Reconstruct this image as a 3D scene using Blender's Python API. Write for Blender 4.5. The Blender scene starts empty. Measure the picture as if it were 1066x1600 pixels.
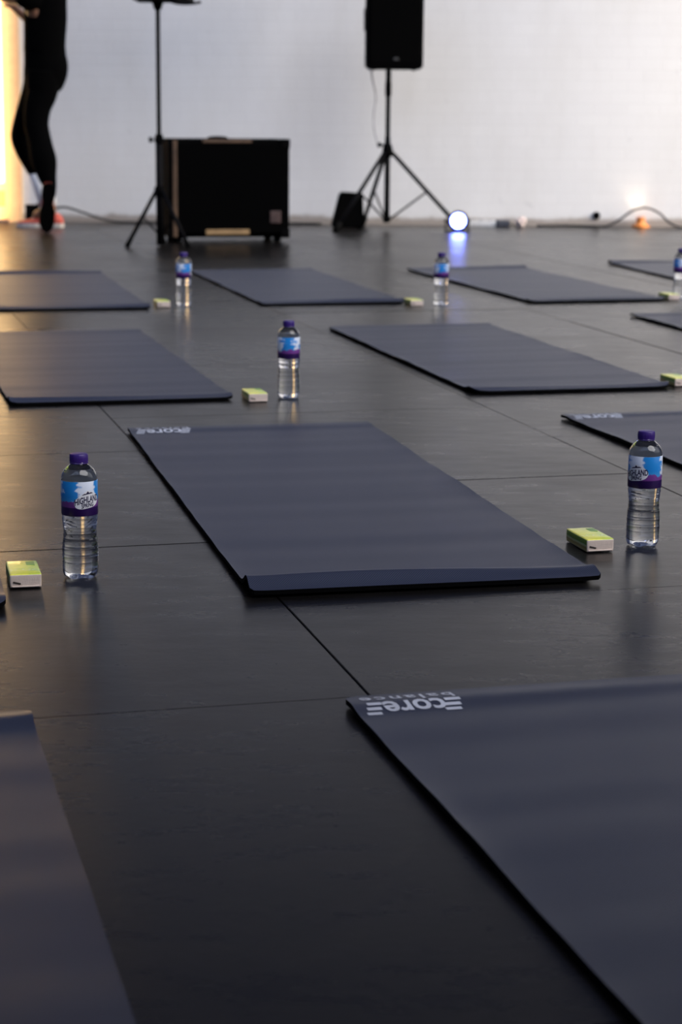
import bpy, bmesh, math, random
from mathutils import Vector, Matrix, noise
R = math.radians
PI = math.pi
random.seed(7)
scene = bpy.context.scene
COL = scene.collection

# ------------------------------------------------------------------ camera
cam_d = bpy.data.cameras.new('camera')
cam = bpy.data.objects.new('camera', cam_d)
COL.objects.link(cam)
scene.camera = cam
F_PX, PITCH, ROLL, CAM_H = 3130.0, 0.1995, 0.0084, 0.791
cam_d.sensor_fit = 'VERTICAL'
cam_d.sensor_height = 36.0
cam_d.sensor_width = 24.0
cam_d.lens = F_PX / 1600 * 36.0
fw = Vector((0, math.cos(PITCH), -math.sin(PITCH)))
r0 = Vector((1, 0, 0))
d0 = -Vector((0, math.sin(PITCH), math.cos(PITCH)))
cr, sr = math.cos(ROLL), math.sin(ROLL)
rt = cr * r0 - sr * d0
dn = sr * r0 + cr * d0
up = -dn
cam.matrix_world = Matrix(((rt.x, up.x, -fw.x, 0), (rt.y, up.y, -fw.y, 0), (rt.z, up.z, -fw.z, CAM_H), (0, 0, 0, 1)))
cam_d.clip_end = 200
cam_d.dof.use_dof = True
cam_d.dof.focus_distance = 3.4
cam_d.dof.aperture_fstop = 6.3

# ------------------------------------------------------------------ world, lights, exposure
w = bpy.data.worlds.new('world')
scene.world = w
w.use_nodes = True
wn = w.node_tree
bg = wn.nodes['Background']
bg.inputs['Color'].default_value = (0.42, 0.52, 1.0, 1)
bg.inputs['Strength'].default_value = 0.10


def area(name, loc, target, sx, sy, power, col, spread=180):
    d = bpy.data.lights.new(name, 'AREA')
    d.shape = 'RECTANGLE'
    d.size, d.size_y = sx, sy
    d.energy = power
    d.color = col
    d.spread = R(spread)
    o = bpy.data.objects.new(name, d)
    COL.objects.link(o)
    o.location = loc
    o.rotation_euler = (Vector(target) - Vector(loc)).to_track_quat('-Z', 'Y').to_euler()
    return o


# soft daylight from the open side of the yard, plus an added side lamp brightening the wall; low evening sun through a gap by the doorway
sd = bpy.data.lights.new('daylight', 'SUN')
sd.energy = 2.3
sd.angle = R(46)
sd.color = (1.0, 0.98, 0.98)
so = bpy.data.objects.new('daylight', sd)
COL.objects.link(so)
so.location = (6, -3, 8)
so.rotation_euler = Vector((-0.62, 0.48, -0.92)).to_track_quat('-Z', 'Y').to_euler()
area('daylight_opening', (6.8, 4.5, 3.2), (1.6, 13.9, 0.9), 9.0, 5.0, 150, (0.97, 0.97, 1.0))
area('added_side_fill', (6.6, 12.2, 2.0), (2.2, 13.88, 0.9), 2.6, 3.0, 108, (1.0, 0.88, 0.74), 75)  # added fill lamp that grades the wall brighter to one side; no doorway there
fd = bpy.data.lights.new('open_sky', 'SUN')
fd.energy = 0.8
fd.angle = R(60)
fd.color = (0.52, 0.65, 1.0)
fo = bpy.data.objects.new('open_sky', fd)
COL.objects.link(fo)
fo.location = (-3, -6, 6)
fo.rotation_euler = Vector((0.25, 0.85, -0.62)).to_track_quat('-Z', 'Y').to_euler()
area('evening_sun_gap', (-3.25, 11.3, 1.35), (-2.64, 13.88, 1.0), 0.62, 2.0, 24, (1.0, 0.60, 0.27), 8)

vs = scene.view_settings
vs.view_transform = 'Standard'
vs.look = 'None'
vs.gamma = 1
vs.exposure = 0
try:
    vs.use_curve_mapping = False
except Exception:
    pass
scene.cycles.use_denoising = True
scene.cycles.sample_clamp_indirect = 4.0
scene.cycles.caustics_reflective = False
scene.cycles.max_bounces = 12
scene.cycles.transmission_bounces = 10


# ------------------------------------------------------------------ helpers
class NT:
    """small wrapper for node trees"""

    def __init__(self, name):
        self.m = bpy.data.materials.new(name)
        self.m.use_nodes = True
        self.t = self.m.node_tree
        self.b = self.t.nodes['Principled BSDF']

    def n(self, typ, **kw):
        nd = self.t.nodes.new(typ)
        for k, v in kw.items():
            if k.startswith('i_'):
                key = k[2:].replace('_', ' ')
                nd.inputs[key].default_value = v
            else:
                setattr(nd, k, v)
        return nd

    def l(self, a, b):
        self.t.links.new(a, b)

    def val(self, key, v):
        self.b.inputs[key].default_value = v

    def math(self, op, a, b=None):
        nd = self.t.nodes.new('ShaderNodeMath')
        nd.operation = op
        for i, x in enumerate((a, b)):
            if x is None:
                continue
            if isinstance(x, (int, float)):
                nd.inputs[i].default_value = x
            else:
                self.l(x, nd.inputs[i])
        return nd.outputs[0]

    def ramp(self, fac, stops, interp='LINEAR'):
        nd = self.t.nodes.new('ShaderNodeValToRGB')
        cr_ = nd.color_ramp
        cr_.interpolation = interp
        while len(cr_.elements) < len(stops):
            cr_.elements.new(0.5)
        for e, (p, c) in zip(cr_.elements, stops):
            e.position = p
            e.color = (*c, 1) if len(c) == 3 else c
        self.l(fac, nd.inputs[0])
        return nd.outputs[0]

    def mix(self, fac, a, b, blend='MIX'):
        nd = self.t.nodes.new('ShaderNodeMix')
        nd.data_type = 'RGBA'
        nd.blend_type = blend
        for i, x in ((0, fac), (6, a), (7, b)):
            if isinstance(x, (int, float)):
                nd.inputs[i].default_value = x
            elif isinstance(x, tuple):
                nd.inputs[i].default_value = (*x, 1) if len(x) == 3 else x
            else:
                self.l(x, nd.inputs[i])
        return nd.outputs[2]

    def noise(self, vec, scale, detail=3, rough=0.55):
        nd = self.t.nodes.new('ShaderNodeTexNoise')
        nd.inputs['Scale'].default_value = scale
        nd.inputs['Detail'].default_value = detail
        nd.inputs['Roughness'].default_value = rough
        if vec is not None:
            self.l(vec, nd.inputs['Vector'])
        return nd.outputs[0]

    def bump(self, h, strength, dist):
        nd = self.t.nodes.new('ShaderNodeBump')
        nd.inputs['Strength'].default_value = strength
        nd.inputs['Distance'].default_value = dist
        self.l(h, nd.inputs['Height'])
        self.l(nd.outputs[0], self.b.inputs['Normal'])

    def obj(self):
        return self.t.nodes.new('ShaderNodeTexCoord').outputs['Object']

    def pos(self):
        return self.t.nodes.new('ShaderNodeNewGeometry').outputs['Position']

    def scaled(self, vec, s):
        nd = self.t.nodes.new('ShaderNodeMapping')
        nd.inputs['Scale'].default_value = s
        self.l(vec, nd.inputs['Vector'])
        return nd.outputs[0]


def plain(name, col, rough=0.5, metal=0.0, var=0.15, scale=25, bump=0.0, **kw):
    t = NT(name)
    v = t.obj()
    nz = t.noise(v, scale)
    c0 = tuple(max(0, c * (1 - var)) for c in col)
    c1 = tuple(min(1, c * (1 + var)) for c in col)
    t.l(t.ramp(nz, [(0.3, c0), (0.7, c1)]), t.b.inputs['Base Color'])
    t.val('Roughness', rough)
    t.val('Metallic', metal)
    for k, x in kw.items():
        t.val(k.replace('_', ' '), x)
    if bump:
        t.bump(t.noise(v, scale * 6), bump, 0.002)
    return t.m


def link(name, me, mats, parent=None, smooth=False):
    o = bpy.data.objects.new(name, me)
    COL.objects.link(o)
    for m in (mats if isinstance(mats, (list, tuple)) else [mats]):
        me.materials.append(m)
    if smooth:
        for p in me.polygons:
            p.use_smooth = True
    if parent is not None:
        o.parent = parent
    return o


def obj(name, bm, mats, parent=None, smooth=False):
    me = bpy.data.meshes.new(name)
    bmesh.ops.recalc_face_normals(bm, faces=bm.faces[:])
    bm.to_mesh(me)
    bm.free()
    return link(name, me, mats, parent, smooth)


def raw(name, verts, faces, mats, parent=None, smooth=False, idx=None):
    me = bpy.data.meshes.new(name)
    me.from_pydata(verts, [], faces)
    if idx:
        for p, i in zip(me.polygons, idx):
            p.material_index = i
    return link(name, me, mats, parent, smooth)


def tag(o, label=None, cat=None, group=None, kind=None):
    if label:
        o['label'] = label
    if cat:
        o['category'] = cat
    if group:
        o['group'] = group
    if kind:
        o['kind'] = kind
    return o


def empty(name, loc, rz=0, label=None, cat=None, group=None):
    o = bpy.data.objects.new(name, None)
    COL.objects.link(o)
    o.location = loc
    o.rotation_euler = (0, 0, rz)
    o.empty_display_size = 0.05
    return tag(o, label, cat, group)


def copy_tree(o, parent=None):
    c = o.copy()
    COL.objects.link(c)
    if parent is not None:
        c.parent = parent
    for ch in list(o.children):
        copy_tree(ch, c)
    return c


def add_box(bm, lo, hi, bevel=0.0, seg=2, mat=0, M=None):
    r = bmesh.ops.create_cube(bm, size=1)
    vs_ = r['verts']
    for v in vs_:
        v.co = Vector([lo[i] + (v.co[i] + 0.5) * (hi[i] - lo[i]) for i in range(3)])
    fs = {f for v in vs_ for f in v.link_faces}
    if bevel:
        es = list({e for f in fs for e in f.edges})
        rr = bmesh.ops.bevel(bm, geom=es, offset=bevel, segments=seg, affect='EDGES', profile=0.6)
        fs = {f for f in rr['faces']} | {f for f in fs if f.is_valid}
    vv = {v for f in fs for v in f.verts}
    # faces of the bevelled box: everything connected
    stack, seen = list(vv), set(vv)
    while stack:
        v = stack.pop()
        for e in v.link_edges:
            q = e.other_vert(v)
            if q not in seen:
                seen.add(q)
                stack.append(q)
    for v in seen:
        for f in v.link_faces:
            f.material_index = mat
    if M is not None:
        for v in seen:
            v.co = M @ v.co
    return seen


def add_tube(bm, pts, rad, seg=12, cap=True):
    """tube along points; rad a number or list"""
    pts = [Vector(p) for p in pts]
    n = len(pts)
    rads = rad if isinstance(rad, (list, tuple)) else [rad] * n
    rings = []
    prev = None
    for i, p in enumerate(pts):
        t = (pts[min(i + 1, n - 1)] - pts[max(i - 1, 0)]).normalized()
        if prev is None:
            a = Vector((0, 0, 1)) if abs(t.z) < 0.9 else Vector((1, 0, 0))
            u = t.cross(a).normalized()
        else:
            u = (prev - t * prev.dot(t)).normalized()
        prev = u
        v = t.cross(u)
        rings.append([bm.verts.new(p + (u * math.cos(2 * PI * k / seg) + v * math.sin(2 * PI * k / seg)) * rads[i]) for k in range(seg)])
    for a, b in zip(rings, rings[1:]):
        for k in range(seg):
            bm.faces.new((a[k], a[(k + 1) % seg], b[(k + 1) % seg], b[k]))
    if cap:
        bm.faces.new(rings[0][::-1])
        bm.faces.new(rings[-1])


def add_lathe(bm, prof, seg=48, close=True, M=None, rfun=None):
    rings = []
    for j, (z, r) in enumerate(prof):
        ring = []
        for k in range(seg):
            a = 2 * PI * k / seg
            rr, zz = (r, z) if rfun is None else rfun(j, a, r, z)
            c = Vector((rr * math.cos(a), rr * math.sin(a), zz))
            ring.append(bm.verts.new(M @ c if M is not None else c))
        rings.append(ring)
    for a, b in zip(rings, rings[1:]):
        for k in range(seg):
            bm.faces.new((a[k], a[(k + 1) % seg], b[(k + 1) % seg], b[k]))
    if close:
        bm.faces.new(rings[0][::-1])
        bm.faces.new(rings[-1])


def smooth_path(pts, n=8):
    """Catmull-Rom"""
    P = [Vector(p) for p in pts]
    P = [2 * P[0] - P[1]] + P + [2 * P[-1] - P[-2]]
    out = []
    for i in range(1, len(P) - 2):
        for k in range(n):
            t = k / n
            a, b, c, d = P[i - 1:i + 3]
            out.append(0.5 * ((2 * b) + (c - a) * t + (2 * a - 5 * b + 4 * c - d) * t * t + (3 * b - a - 3 * c + d) * t ** 3))
    out.append(P[-2])
    return out


def text_mesh(body, size, bold=0.0, align='CENTER', spacing=1.0):
    """flat lettering as (verts, faces), baseline at y=0"""
    c = bpy.data.curves.new('lettering', 'FONT')
    c.body = body
    c.size = size
    c.offset = bold
    c.align_x = align
    c.space_character = spacing
    c.resolution_u = 3
    o = bpy.data.objects.new('lettering', c)
    COL.objects.link(o)
    dg = bpy.context.evaluated_depsgraph_get()
    me = o.evaluated_get(dg).to_mesh()
    v = [(p.co.x, p.co.y) for p in me.vertices]
    f = [list(p.vertices) for p in me.polygons]
    o.evaluated_get(dg).to_mesh_clear()
    bpy.data.objects.remove(o)
    bpy.data.curves.remove(c)
    return v, f


# ------------------------------------------------------------------ materials
def mat_floor():
    t = NT('dark_rubber_floor')
    p = t.pos()
    big = t.noise(p, 1.3, 4)
    mid = t.noise(t.scaled(p, (1, 3.0, 1)), 7, 5, 0.65)
    fine = t.noise(p, 420, 2)
    fleck = t.ramp(fine, [(0.66, (0, 0, 0)), (0.74, (1, 1, 1))])
    base = t.ramp(big, [(0.3, (0.0044, 0.0041, 0.0044)), (0.7, (0.0072, 0.0065, 0.0062))])
    base = t.mix(t.ramp(mid, [(0.45, (0, 0, 0)), (0.75, (0.5, 0.5, 0.5))]), base, (0.0095, 0.0085, 0.0078))
    base = t.mix(fleck, base, (0.035, 0.031, 0.028))
    oi = t.n('ShaderNodeObjectInfo')
    tone = t.ramp(oi.outputs['Random'], [(0, (0.82, 0.82, 0.82)), (1, (1.15, 1.12, 1.1))])
    base = t.mix(1.0, base, tone, 'MULTIPLY')
    t.l(base, t.b.inputs['Base Color'])
    rg = t.math('ADD', t.math('MULTIPLY', big, 0.14), t.math('MULTIPLY', mid, 0.16))
    t.l(t.math('ADD', rg, 0.14), t.b.inputs['Roughness'])
    t.val('Specular IOR Level', 0.32)
    t.val('Specular Tint', (1.0, 0.93, 0.88, 1))
    h = t.math('ADD', t.math('MULTIPLY', fine, 0.3), t.noise(p, 60, 3))
    t.bump(h, 0.18, 0.0012)
    return t.m


def mat_mat():
    t = NT('woven_foam_mat')
    o = t.obj()
    sep = t.n('ShaderNodeSeparateXYZ')
    t.l(o, sep.inputs[0])
    k = 2 * PI / 0.0042
    sx = t.math('SINE', t.math('MULTIPLY', sep.outputs[0], k))
    sy = t.math('SINE', t.math('MULTIPLY', sep.outputs[1], k))
    wv = t.math('MULTIPLY', sx, sy)
    wv = t.math('ADD', t.math('MULTIPLY', wv, 0.5), 0.5)
    band = t.noise(t.scaled(o, (0.7, 9, 1)), 2.2, 4, 0.6)
    base = t.ramp(wv, [(0.15, (0.006, 0.0078, 0.0150)), (0.75, (0.048, 0.056, 0.097))])
    base = t.mix(t.ramp(band, [(0.35, (0, 0, 0)), (0.7, (0.35, 0.35, 0.35))]), base, (0.040, 0.045, 0.074))
    t.l(base, t.b.inputs['Base Color'])
    t.val('Roughness', 0.42)
    t.l(t.math('ADD', t.math('MULTIPLY', wv, 0.4), 0.16), t.b.inputs['Specular IOR Level'])
    t.val('Specular Tint', (0.74, 0.84, 1.0, 1))
    t.bump(wv, 0.35, 0.0003)
    return t.m


def mat_wall():
    t = NT('white_painted_brick')
    p = t.pos()
    sep = t.n('ShaderNodeSeparateXYZ')
    t.l(p, sep.inputs[0])
    comb = t.n('ShaderNodeCombineXYZ')
    t.l(sep.outputs[0], comb.inputs[0])
    t.l(sep.outputs[2], comb.inputs[1])
    br = t.n('ShaderNodeTexBrick')
    br.inputs['Scale'].default_value = 1.0
    br.inputs['Brick Width'].default_value = 0.225
    br.inputs['Row Height'].default_value = 0.075
    br.inputs['Mortar Size'].default_value = 0.006
    br.inputs['Mortar Smooth'].default_value = 0.6
    br.inputs['Color1'].default_value = (0.79, 0.79, 0.79, 1)
    br.inputs['Color2'].default_value = (0.775, 0.775, 0.777, 1)
    br.inputs['Mortar'].default_value = (0.76, 0.76, 0.76, 1)
    t.l(comb.outputs[0], br.inputs['Vector'])
    st = t.noise(t.scaled(p, (1.4, 1, 0.5)), 2.2, 5, 0.6)
    col = t.mix(t.ramp(st, [(0.4, (0, 0, 0)), (0.75, (0.45, 0.45, 0.45))]), br.outputs['Color'], (0.66, 0.645, 0.62))
    spot = t.noise(p, 9, 3)
    col = t.mix(t.ramp(spot, [(0.68, (0, 0, 0)), (0.76, (0.5, 0.5, 0.5))]), col, (0.60, 0.595, 0.60))
    # scuffed dirt along the foot of the wall
    hgt = t.math('ADD', sep.outputs[2], t.math('MULTIPLY', t.noise(p, 6, 5), -0.075))
    dirt = t.ramp(hgt, [(0.0, (0.75, 0.75, 0.75)), (0.03, (0, 0, 0))])
    col = t.mix(dirt, col, (0.22, 0.165, 0.12))
    t.l(col, t.b.inputs['Base Color'])
    t.val('Roughness', 0.75)
    h = t.math('ADD', br.outputs['Fac'], t.math('MULTIPLY', t.noise(p, 40, 4), -0.6))
    inv = t.math('MULTIPLY', h, -1)
    t.bump(inv, 0.35, 0.002)
    return t.m


M_FLOOR = mat_floor()
M_MAT = mat_mat()
M_MATEDGE = plain('shaded_foam_edge', (0.0016, 0.0016, 0.002), 0.85, bump=0.2)  # foam sides and underside; their shade is put into the near-black colour
M_WALL = mat_wall()
M_SUB = plain('black_subfloor', (0.008, 0.008, 0.008), 0.9)
M_BLACK = plain('black_plastic', (0.0012, 0.0012, 0.0014), 0.8)
M_BLACKMETAL = plain('black_metal', (0.004, 0.004, 0.005), 0.5, 0.0)
M_RUBBER = plain('black_rubber', (0.004, 0.004, 0.004), 0.8)
M_GREYMETAL = plain('grey_metal', (0.16, 0.16, 0.17), 0.35, 0.8)
M_GRILLE = plain('black_grille', (0.0007, 0.0007, 0.0008), 0.95, scale=300, var=0.5, bump=0.4)
M_TOLEX = plain('black_vinyl', (0.001, 0.001, 0.001), 0.9, scale=120, bump=0.3)
for m_ in (M_BLACK, M_BLACKMETAL, M_RUBBER, M_GRILLE, M_TOLEX, M_MATEDGE):
    m_.node_tree.nodes['Principled BSDF'].inputs['Specular IOR Level'].default_value = 0.05
M_WOOD = plain('worn_plywood_edge', (0.105, 0.058, 0.03), 0.6, scale=14, var=0.45)
M_TAN = plain('pale_timber', (0.36, 0.225, 0.10), 0.6, scale=14, var=0.2)
M_LOGO = plain('white_print', (0.50, 0.53, 0.62), 0.6)
M_CABLE = plain('black_cable', (0.008, 0.0075, 0.0075), 0.6)
M_CLEARCABLE = plain('pale_grey_cable', (0.50, 0.50, 0.52), 0.5)

# ------------------------------------------------------------------ structure
GA = R(14.5)            # the floor grid and the mats lie at this angle to the wall
NV = Vector((math.cos(GA), math.sin(GA)))
TV = Vector((-math.sin(GA), math.cos(GA)))
WALL_Y = 13.88
PW = 1.018

floor = empty('floor', (0, 0, 0))
tag(floor, 'dark rubber floor laid in square panels', None, None, 'structure')
bm = bmesh.new()
add_box(bm, (-7, -3, -0.06), (9, WALL_Y + 0.02, -0.022))
obj('subfloor', bm, M_SUB, floor)


def clip_poly(poly, axis, lim, keep_less):
    out = []
    for i in range(len(poly)):
        a, b = poly[i], poly[(i + 1) % len(poly)]
        ia = (a[axis] <= lim) == keep_less
        ib = (b[axis] <= lim) == keep_less
        if ia:
            out.append(a)
        if ia != ib:
            s = (lim - a[axis]) / (b[axis] - a[axis])
            out.append(a.lerp(b, s))
    return out


def floor_panel(n0, t0, jit):
    g = 0.0011
    q = [(n0 + g, t0 + g), (n0 + PW - g, t0 + g), (n0 + PW - g, t0 + PW - g), (n0 + g, t0 + PW - g)]
    poly = [NV * a + TV * b for a, b in q]
    for ax, lim, less in ((0, -6.5, False), (0, 8.5, True), (1, -2.5, False), (1, WALL_Y - 0.02, True)):
        poly = clip_poly(poly, ax, lim, less)
        if len(poly) < 3:
            return
    area2 = abs(sum(a.x * b.y - b.x * a.y for a, b in zip(poly, poly[1:] + poly[:1])))
    if area2 < 0.01:
        return
    b = bmesh.new()
    top = [b.verts.new((p.x, p.y, jit)) for p in poly]
    bot = [b.verts.new((p.x, p.y, -0.021)) for p in poly]
    ft = b.faces.new(top)
    for i in range(len(poly)):
        j = (i + 1) % len(poly)
        b.faces.new((bot[i], bot[j], top[j], top[i]))
    bmesh.ops.bevel(b, geom=list(ft.edges), offset=0.0010, segments=2, affect='EDGES')
    obj('floor_panel', b, M_FLOOR, floor)


for i in range(-7, 12):
    n0 = 0.7017 + i * PW
    stag = 0.507 if i % 2 == 0 else 0.0
    for j in range(-5, 17):
        t0 = 2.547 + stag + (j - 0) * PW
        c = NV * (n0 + PW / 2) + TV * (t0 + PW / 2)
        if -3.0 < c.y < WALL_Y + 0.8 and -4.2 - 0.0 * c.y < c.x < 6.5:
            floor_panel(n0, t0, random.uniform(-0.0006, 0.0006))

# unseen slab added over the camera's end: it shades the nearest part of the floor
bm = bmesh.new()
add_box(bm, (-9, -9, 3.2), (10, 0.0, 3.4), 0.02)
blocker = obj('shade_blocker', bm, plain('dark_blocker', (0.05, 0.05, 0.055), 0.8))
tag(blocker, 'dark slab added out of view to shade the near floor', None, None, 'structure')

# back wall with a doorway at its end
bm = bmesh.new()
add_box(bm, (-2.2, WALL_Y, -0.06), (9, WALL_Y + 0.25, 3.3))
add_box(bm, (-3.35, WALL_Y, 2.25), (-2.2, WALL_Y + 0.25, 3.3))
add_box(bm, (-7, WALL_Y, -0.06), (-3.35, WALL_Y + 0.25, 3.3))
wall = obj('wall_back', bm, M_WALL)
tag(wall, 'white painted brick wall with scuffed foot', None, None, 'structure')

# doorway: frame, glazed leaf lit from behind by the evening sun
M_FRAME = plain('cream_painted_timber', (0.82, 0.58, 0.33), 0.45, var=0.05)
M_DOORRAIL = plain('ochre_door_panel', (0.55, 0.32, 0.12), 0.5, var=0.1)
t = NT('sunlit_frosted_pane')
t.val('Base Color', (0.9, 0.8, 0.6, 1))
t.val('Roughness', 0.4)
t.val('Emission Color', (1.0, 0.64, 0.26, 1))
t.val('Emission Strength', 3.6)
M_PANE = t.m
door = empty('door_1', (-2.78, WALL_Y, 0))
tag(door, 'glazed doorway glowing with warm evening sun', None, None, 'structure')
bm = bmesh.new()
add_box(bm, (0.485, -0.03, -0.02), (0.58, 0.15, 2.25), 0.006)
add_box(bm, (-0.57, -0.03, -0.02), (-0.485, 0.15, 2.25), 0.006)
add_box(bm, (-0.485, -0.03, 2.16), (0.485, 0.15, 2.25), 0.006)
obj('door_frame', bm, M_FRAME, door)
bm = bmesh.new()
add_box(bm, (0.455, 0.02, 0.012), (0.48, 0.06, 2.15), 0.003)
add_box(bm, (-0.48, 0.02, 0.012), (-0.455, 0.06, 2.15), 0.003)
add_box(bm, (-0.455, 0.02, 0.012), (0.455, 0.06, 0.10), 0.003)
add_box(bm, (-0.455, 0.02, 2.08), (0.455, 0.06, 2.15), 0.003)
add_box(bm, (-0.455, 0.02, 0.21), (0.455, 0.06, 0.26), 0.003)
obj('door_stiles', bm, M_FRAME, door)
bm = bmesh.new()
add_box(bm, (-0.455, 0.03, 0.10), (0.455, 0.05, 0.21))
obj('door_panel', bm, M_DOORRAIL, door)
bm = bmesh.new()
add_box(bm, (-0.455, 0.035, 0.26), (0.455, 0.045, 2.08))
obj('door_pane', bm, M_PANE, door)


# ------------------------------------------------------------------ yoga mats
MW, ML, MT = 0.608, 1.735, 0.0074


def mat_height(u, v, hump_n, hump_f, seed):
    z = 0.0
    c = 1 + 0.35 * math.sin(u * 7 + seed)
    z += hump_n * c * math.exp(-((v - 0.043) / 0.027) ** 2)
    c = 1 + 0.35 * math.sin(u * 6 + seed * 2.1)
    z += hump_f * c * math.exp(-((ML - v - 0.045) / 0.028) ** 2)
    for k, (a, fr) in enumerate(((0.0011, 14), (0.0008, 29), (0.0006, 47))):
        z += a * (0.5 + 0.5 * math.sin(v * fr + seed * (k + 1.7) + 0.8 * math.sin(u * 3 + seed)))
    # side edges lie flat, slightly relaxed upward
    e = min(u, MW - u)
    z += 0.0026 * math.exp(-e / 0.014) * (0.6 + 0.4 * math.sin(v * 9 + seed))
    return z + 0.0004


def yoga_mat(x, y, ang, label, hump_n=0.010, hump_f=0.006, corner=0.012, logo=False, seed=0.0):
    nu, nv = 18, 96
    us = [MW * (0.5 - 0.5 * math.cos(PI * i / nu)) if i not in (0, nu) else MW * i / nu for i in range(nu + 1)]
    vsx = []
    for j in range(nv + 1):
        s = j / nv
        vsx.append(ML * (s - 0.10 * math.sin(2 * PI * s) / 1.0 * 0.9))
    top, verts, faces, idx = {}, [], [], []
    for j, v in enumerate(vsx):
        dv = min(v, ML - v)
        inset = 0.0
        if dv < corner:
            inset = corner - math.sqrt(max(0, corner ** 2 - (corner - dv) ** 2))
        for i, u in enumerate(us):
            uu = inset + u * (MW - 2 * inset) / MW
            z = mat_height(uu, v, hump_n, hump_f, seed)
            top[i, j] = len(verts)
            verts.append((uu, v, z + MT))
    nb = len(verts)
    verts += [(a, b, c - MT) for a, b, c in verts]
    for j in range(nv):
        for i in range(nu):
            a, b, c, d = top[i, j], top[i + 1, j], top[i + 1, j + 1], top[i, j + 1]
            faces.append((a, b, c, d))
            idx.append(0)
            faces.append((d + nb, c + nb, b + nb, a + nb))
            idx.append(1)

    def side(a, b):
        faces.append((a, a + nb, b + nb, b))
        idx.append(1)
    for j in range(nv):
        side(top[0, j], top[0, j + 1])
        side(top[nu, j + 1], top[nu, j])
    for i in range(nu):
        side(top[i + 1, 0], top[i, 0])
        side(top[i, nv], top[i + 1, nv])
    o = raw('yoga_mat', verts, faces, [M_MAT, M_MATEDGE], None, True, idx)
    o.data.set_sharp_from_angle(angle=R(40))
    o.location = (x, y, 0.0006)
    o.rotation_euler = (0, 0, ang)
    tag(o, label, 'mat', 'yoga mats laid out on the floor')
    if logo:
        V, Fc = [], []

        def put(vf, cx, cy, sxx=1.0):
            v_, f_ = vf
            b = len(V)
            for px, py in v_:
                # lettering reads from the far end of the mat
                uu, vv = cx - px * sxx, cy - py
                V.append((uu, vv, mat_height(uu, vv, hump_n, hump_f, seed) + MT + 0.0006))
            Fc.extend([[q + b for q in f] for f in f_])

        def bars(cx, cy, wd, n=3):
            v_, f_ = [], []
            for k in range(n):
                yb = k * 0.0165
                sl = 0.004 * k
                b = len(v_)
                m = 4
                for q in range(m + 1):
                    xx = -wd / 2 + wd * q / m + sl
                    v_ += [(xx, yb), (xx, yb + 0.0095)]
                for q in range(m):
                    f_.append([b + 2 * q, b + 2 * q + 2, b + 2 * q + 3, b + 2 * q + 1])
            put((v_, f_), cx, cy)
        # first line: core between stripe bars; second line: balance
        base1 = ML - 0.098 + 0.052
        put(text_mesh('core', 0.070, 0.0016), 0.083, base1, 0.66)
        bars(0.139, base1, 0.022)
        bars(0.030, base1, 0.020)
        put(text_mesh('balance', 0.036, 0.0006, spacing=1.25), 0.083, base1 + 0.030, 0.98)
        lg = raw('logo_print', V, Fc, M_LOGO, o)
        lg['label'] = 'white printed lettering on the mat corner'
    return o


yoga_mat(-0.147, 3.190, 0.222, 'dark woven mat in sharp focus, curled near edge, lettering in its far corner', 0.015, 0.0022, 0.006, True, 0.4)
yoga_mat(-0.885, 5.290, 0.252, 'grey woven mat whose near corner points at the paper tissues beside the blue-label bottle', 0.007, 0.003, 0.02, False, 1.3)
yoga_mat(0.370, 5.590, 0.250, 'large grey mat with rounded near corner and no lettering, behind the lettered centre mat', 0.006, 0.003, 0.05, False, 2.2)
yoga_mat(-1.350, 7.780, 0.235, 'brown-tinted far mat lying towards the glowing doorway', 0.008, 0.010, 0.01, False, 3.1)
yoga_mat(-0.326, 8.090, 0.250, 'far mat lying in front of the big black speaker cabinet', 0.008, 0.002, 0.02, False, 4.7)
yoga_mat(0.781, 8.290, 0.275, 'far mat nearest the blue stage light', 0.006, 0.008, 0.03, False, 5.2)
FLm = lambda fx, fy, a: (fx + ML * math.sin(a), fy - ML * math.cos(a))
x, y = FLm(1.375, 10.50, 0.20)
yoga_mat(x, y, 0.20, 'most distant mat, cut off by the picture edge, towards the cable hump', 0.006, 0.010, 0.02, False, 6.6)
x, y = FLm(1.115, 7.815, 0.24)
yoga_mat(x, y, 0.24, 'mat cut off by the picture edge, only a far corner seen, no lettering', 0.006, 0.004, 0.02, False, 7.4)
x, y = FLm(0.568, 5.170, 0.265)
yoga_mat(x, y, 0.265, 'lettered mat behind the bottle by the picture edge', 0.006, 0.003, 0.01, True, 8.9)
x, y = FLm(0.004, 2.600, 0.262)
yoga_mat(x, y, 0.262, 'closest lettered mat with large bold letters and long black edge', 0.006, 0.0028, 0.02, True, 9.3)
a = 0.25
fx, fy = -0.408 - MW * math.cos(a), 2.530 - MW * math.sin(a)
x, y = FLm(fx, fy, a)
yoga_mat(x, y, a, 'unlettered mat in the bottom left corner of the picture', 0.005, 0.008, 0.02, False, 10.2)
a = 0.22
yoga_mat(-0.530 - MW * math.cos(a), 3.092 - MW * math.sin(a), a, 'mat almost wholly out of frame, near corner by the closest tissue pack', 0.006, 0.004, 0.03, False, 11.8)


# ------------------------------------------------------------------ water bottles
t = NT('clear_water_bottle')
t.val('Base Color', (0.97, 0.985, 1.0, 1))
t.val('Transmission Weight', 1.0)
t.val('Roughness', 0.008)
t.val('IOR', 1.36)
t.val('Coat Weight', 0.6)
t.val('Coat Roughness', 0.03)
M_BOTTLE = t.m
M_CAP = plain('purple_cap', (0.036, 0.010, 0.16), 0.38, var=0.08)
M_PLAQUE = plain('white_plaque', (0.84, 0.84, 0.88), 0.4, var=0.03)
M_INK = plain('navy_ink', (0.02, 0.015, 0.06), 0.4)
M_PALE = plain('pale_ink', (0.55, 0.50, 0.70), 0.4)


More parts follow.
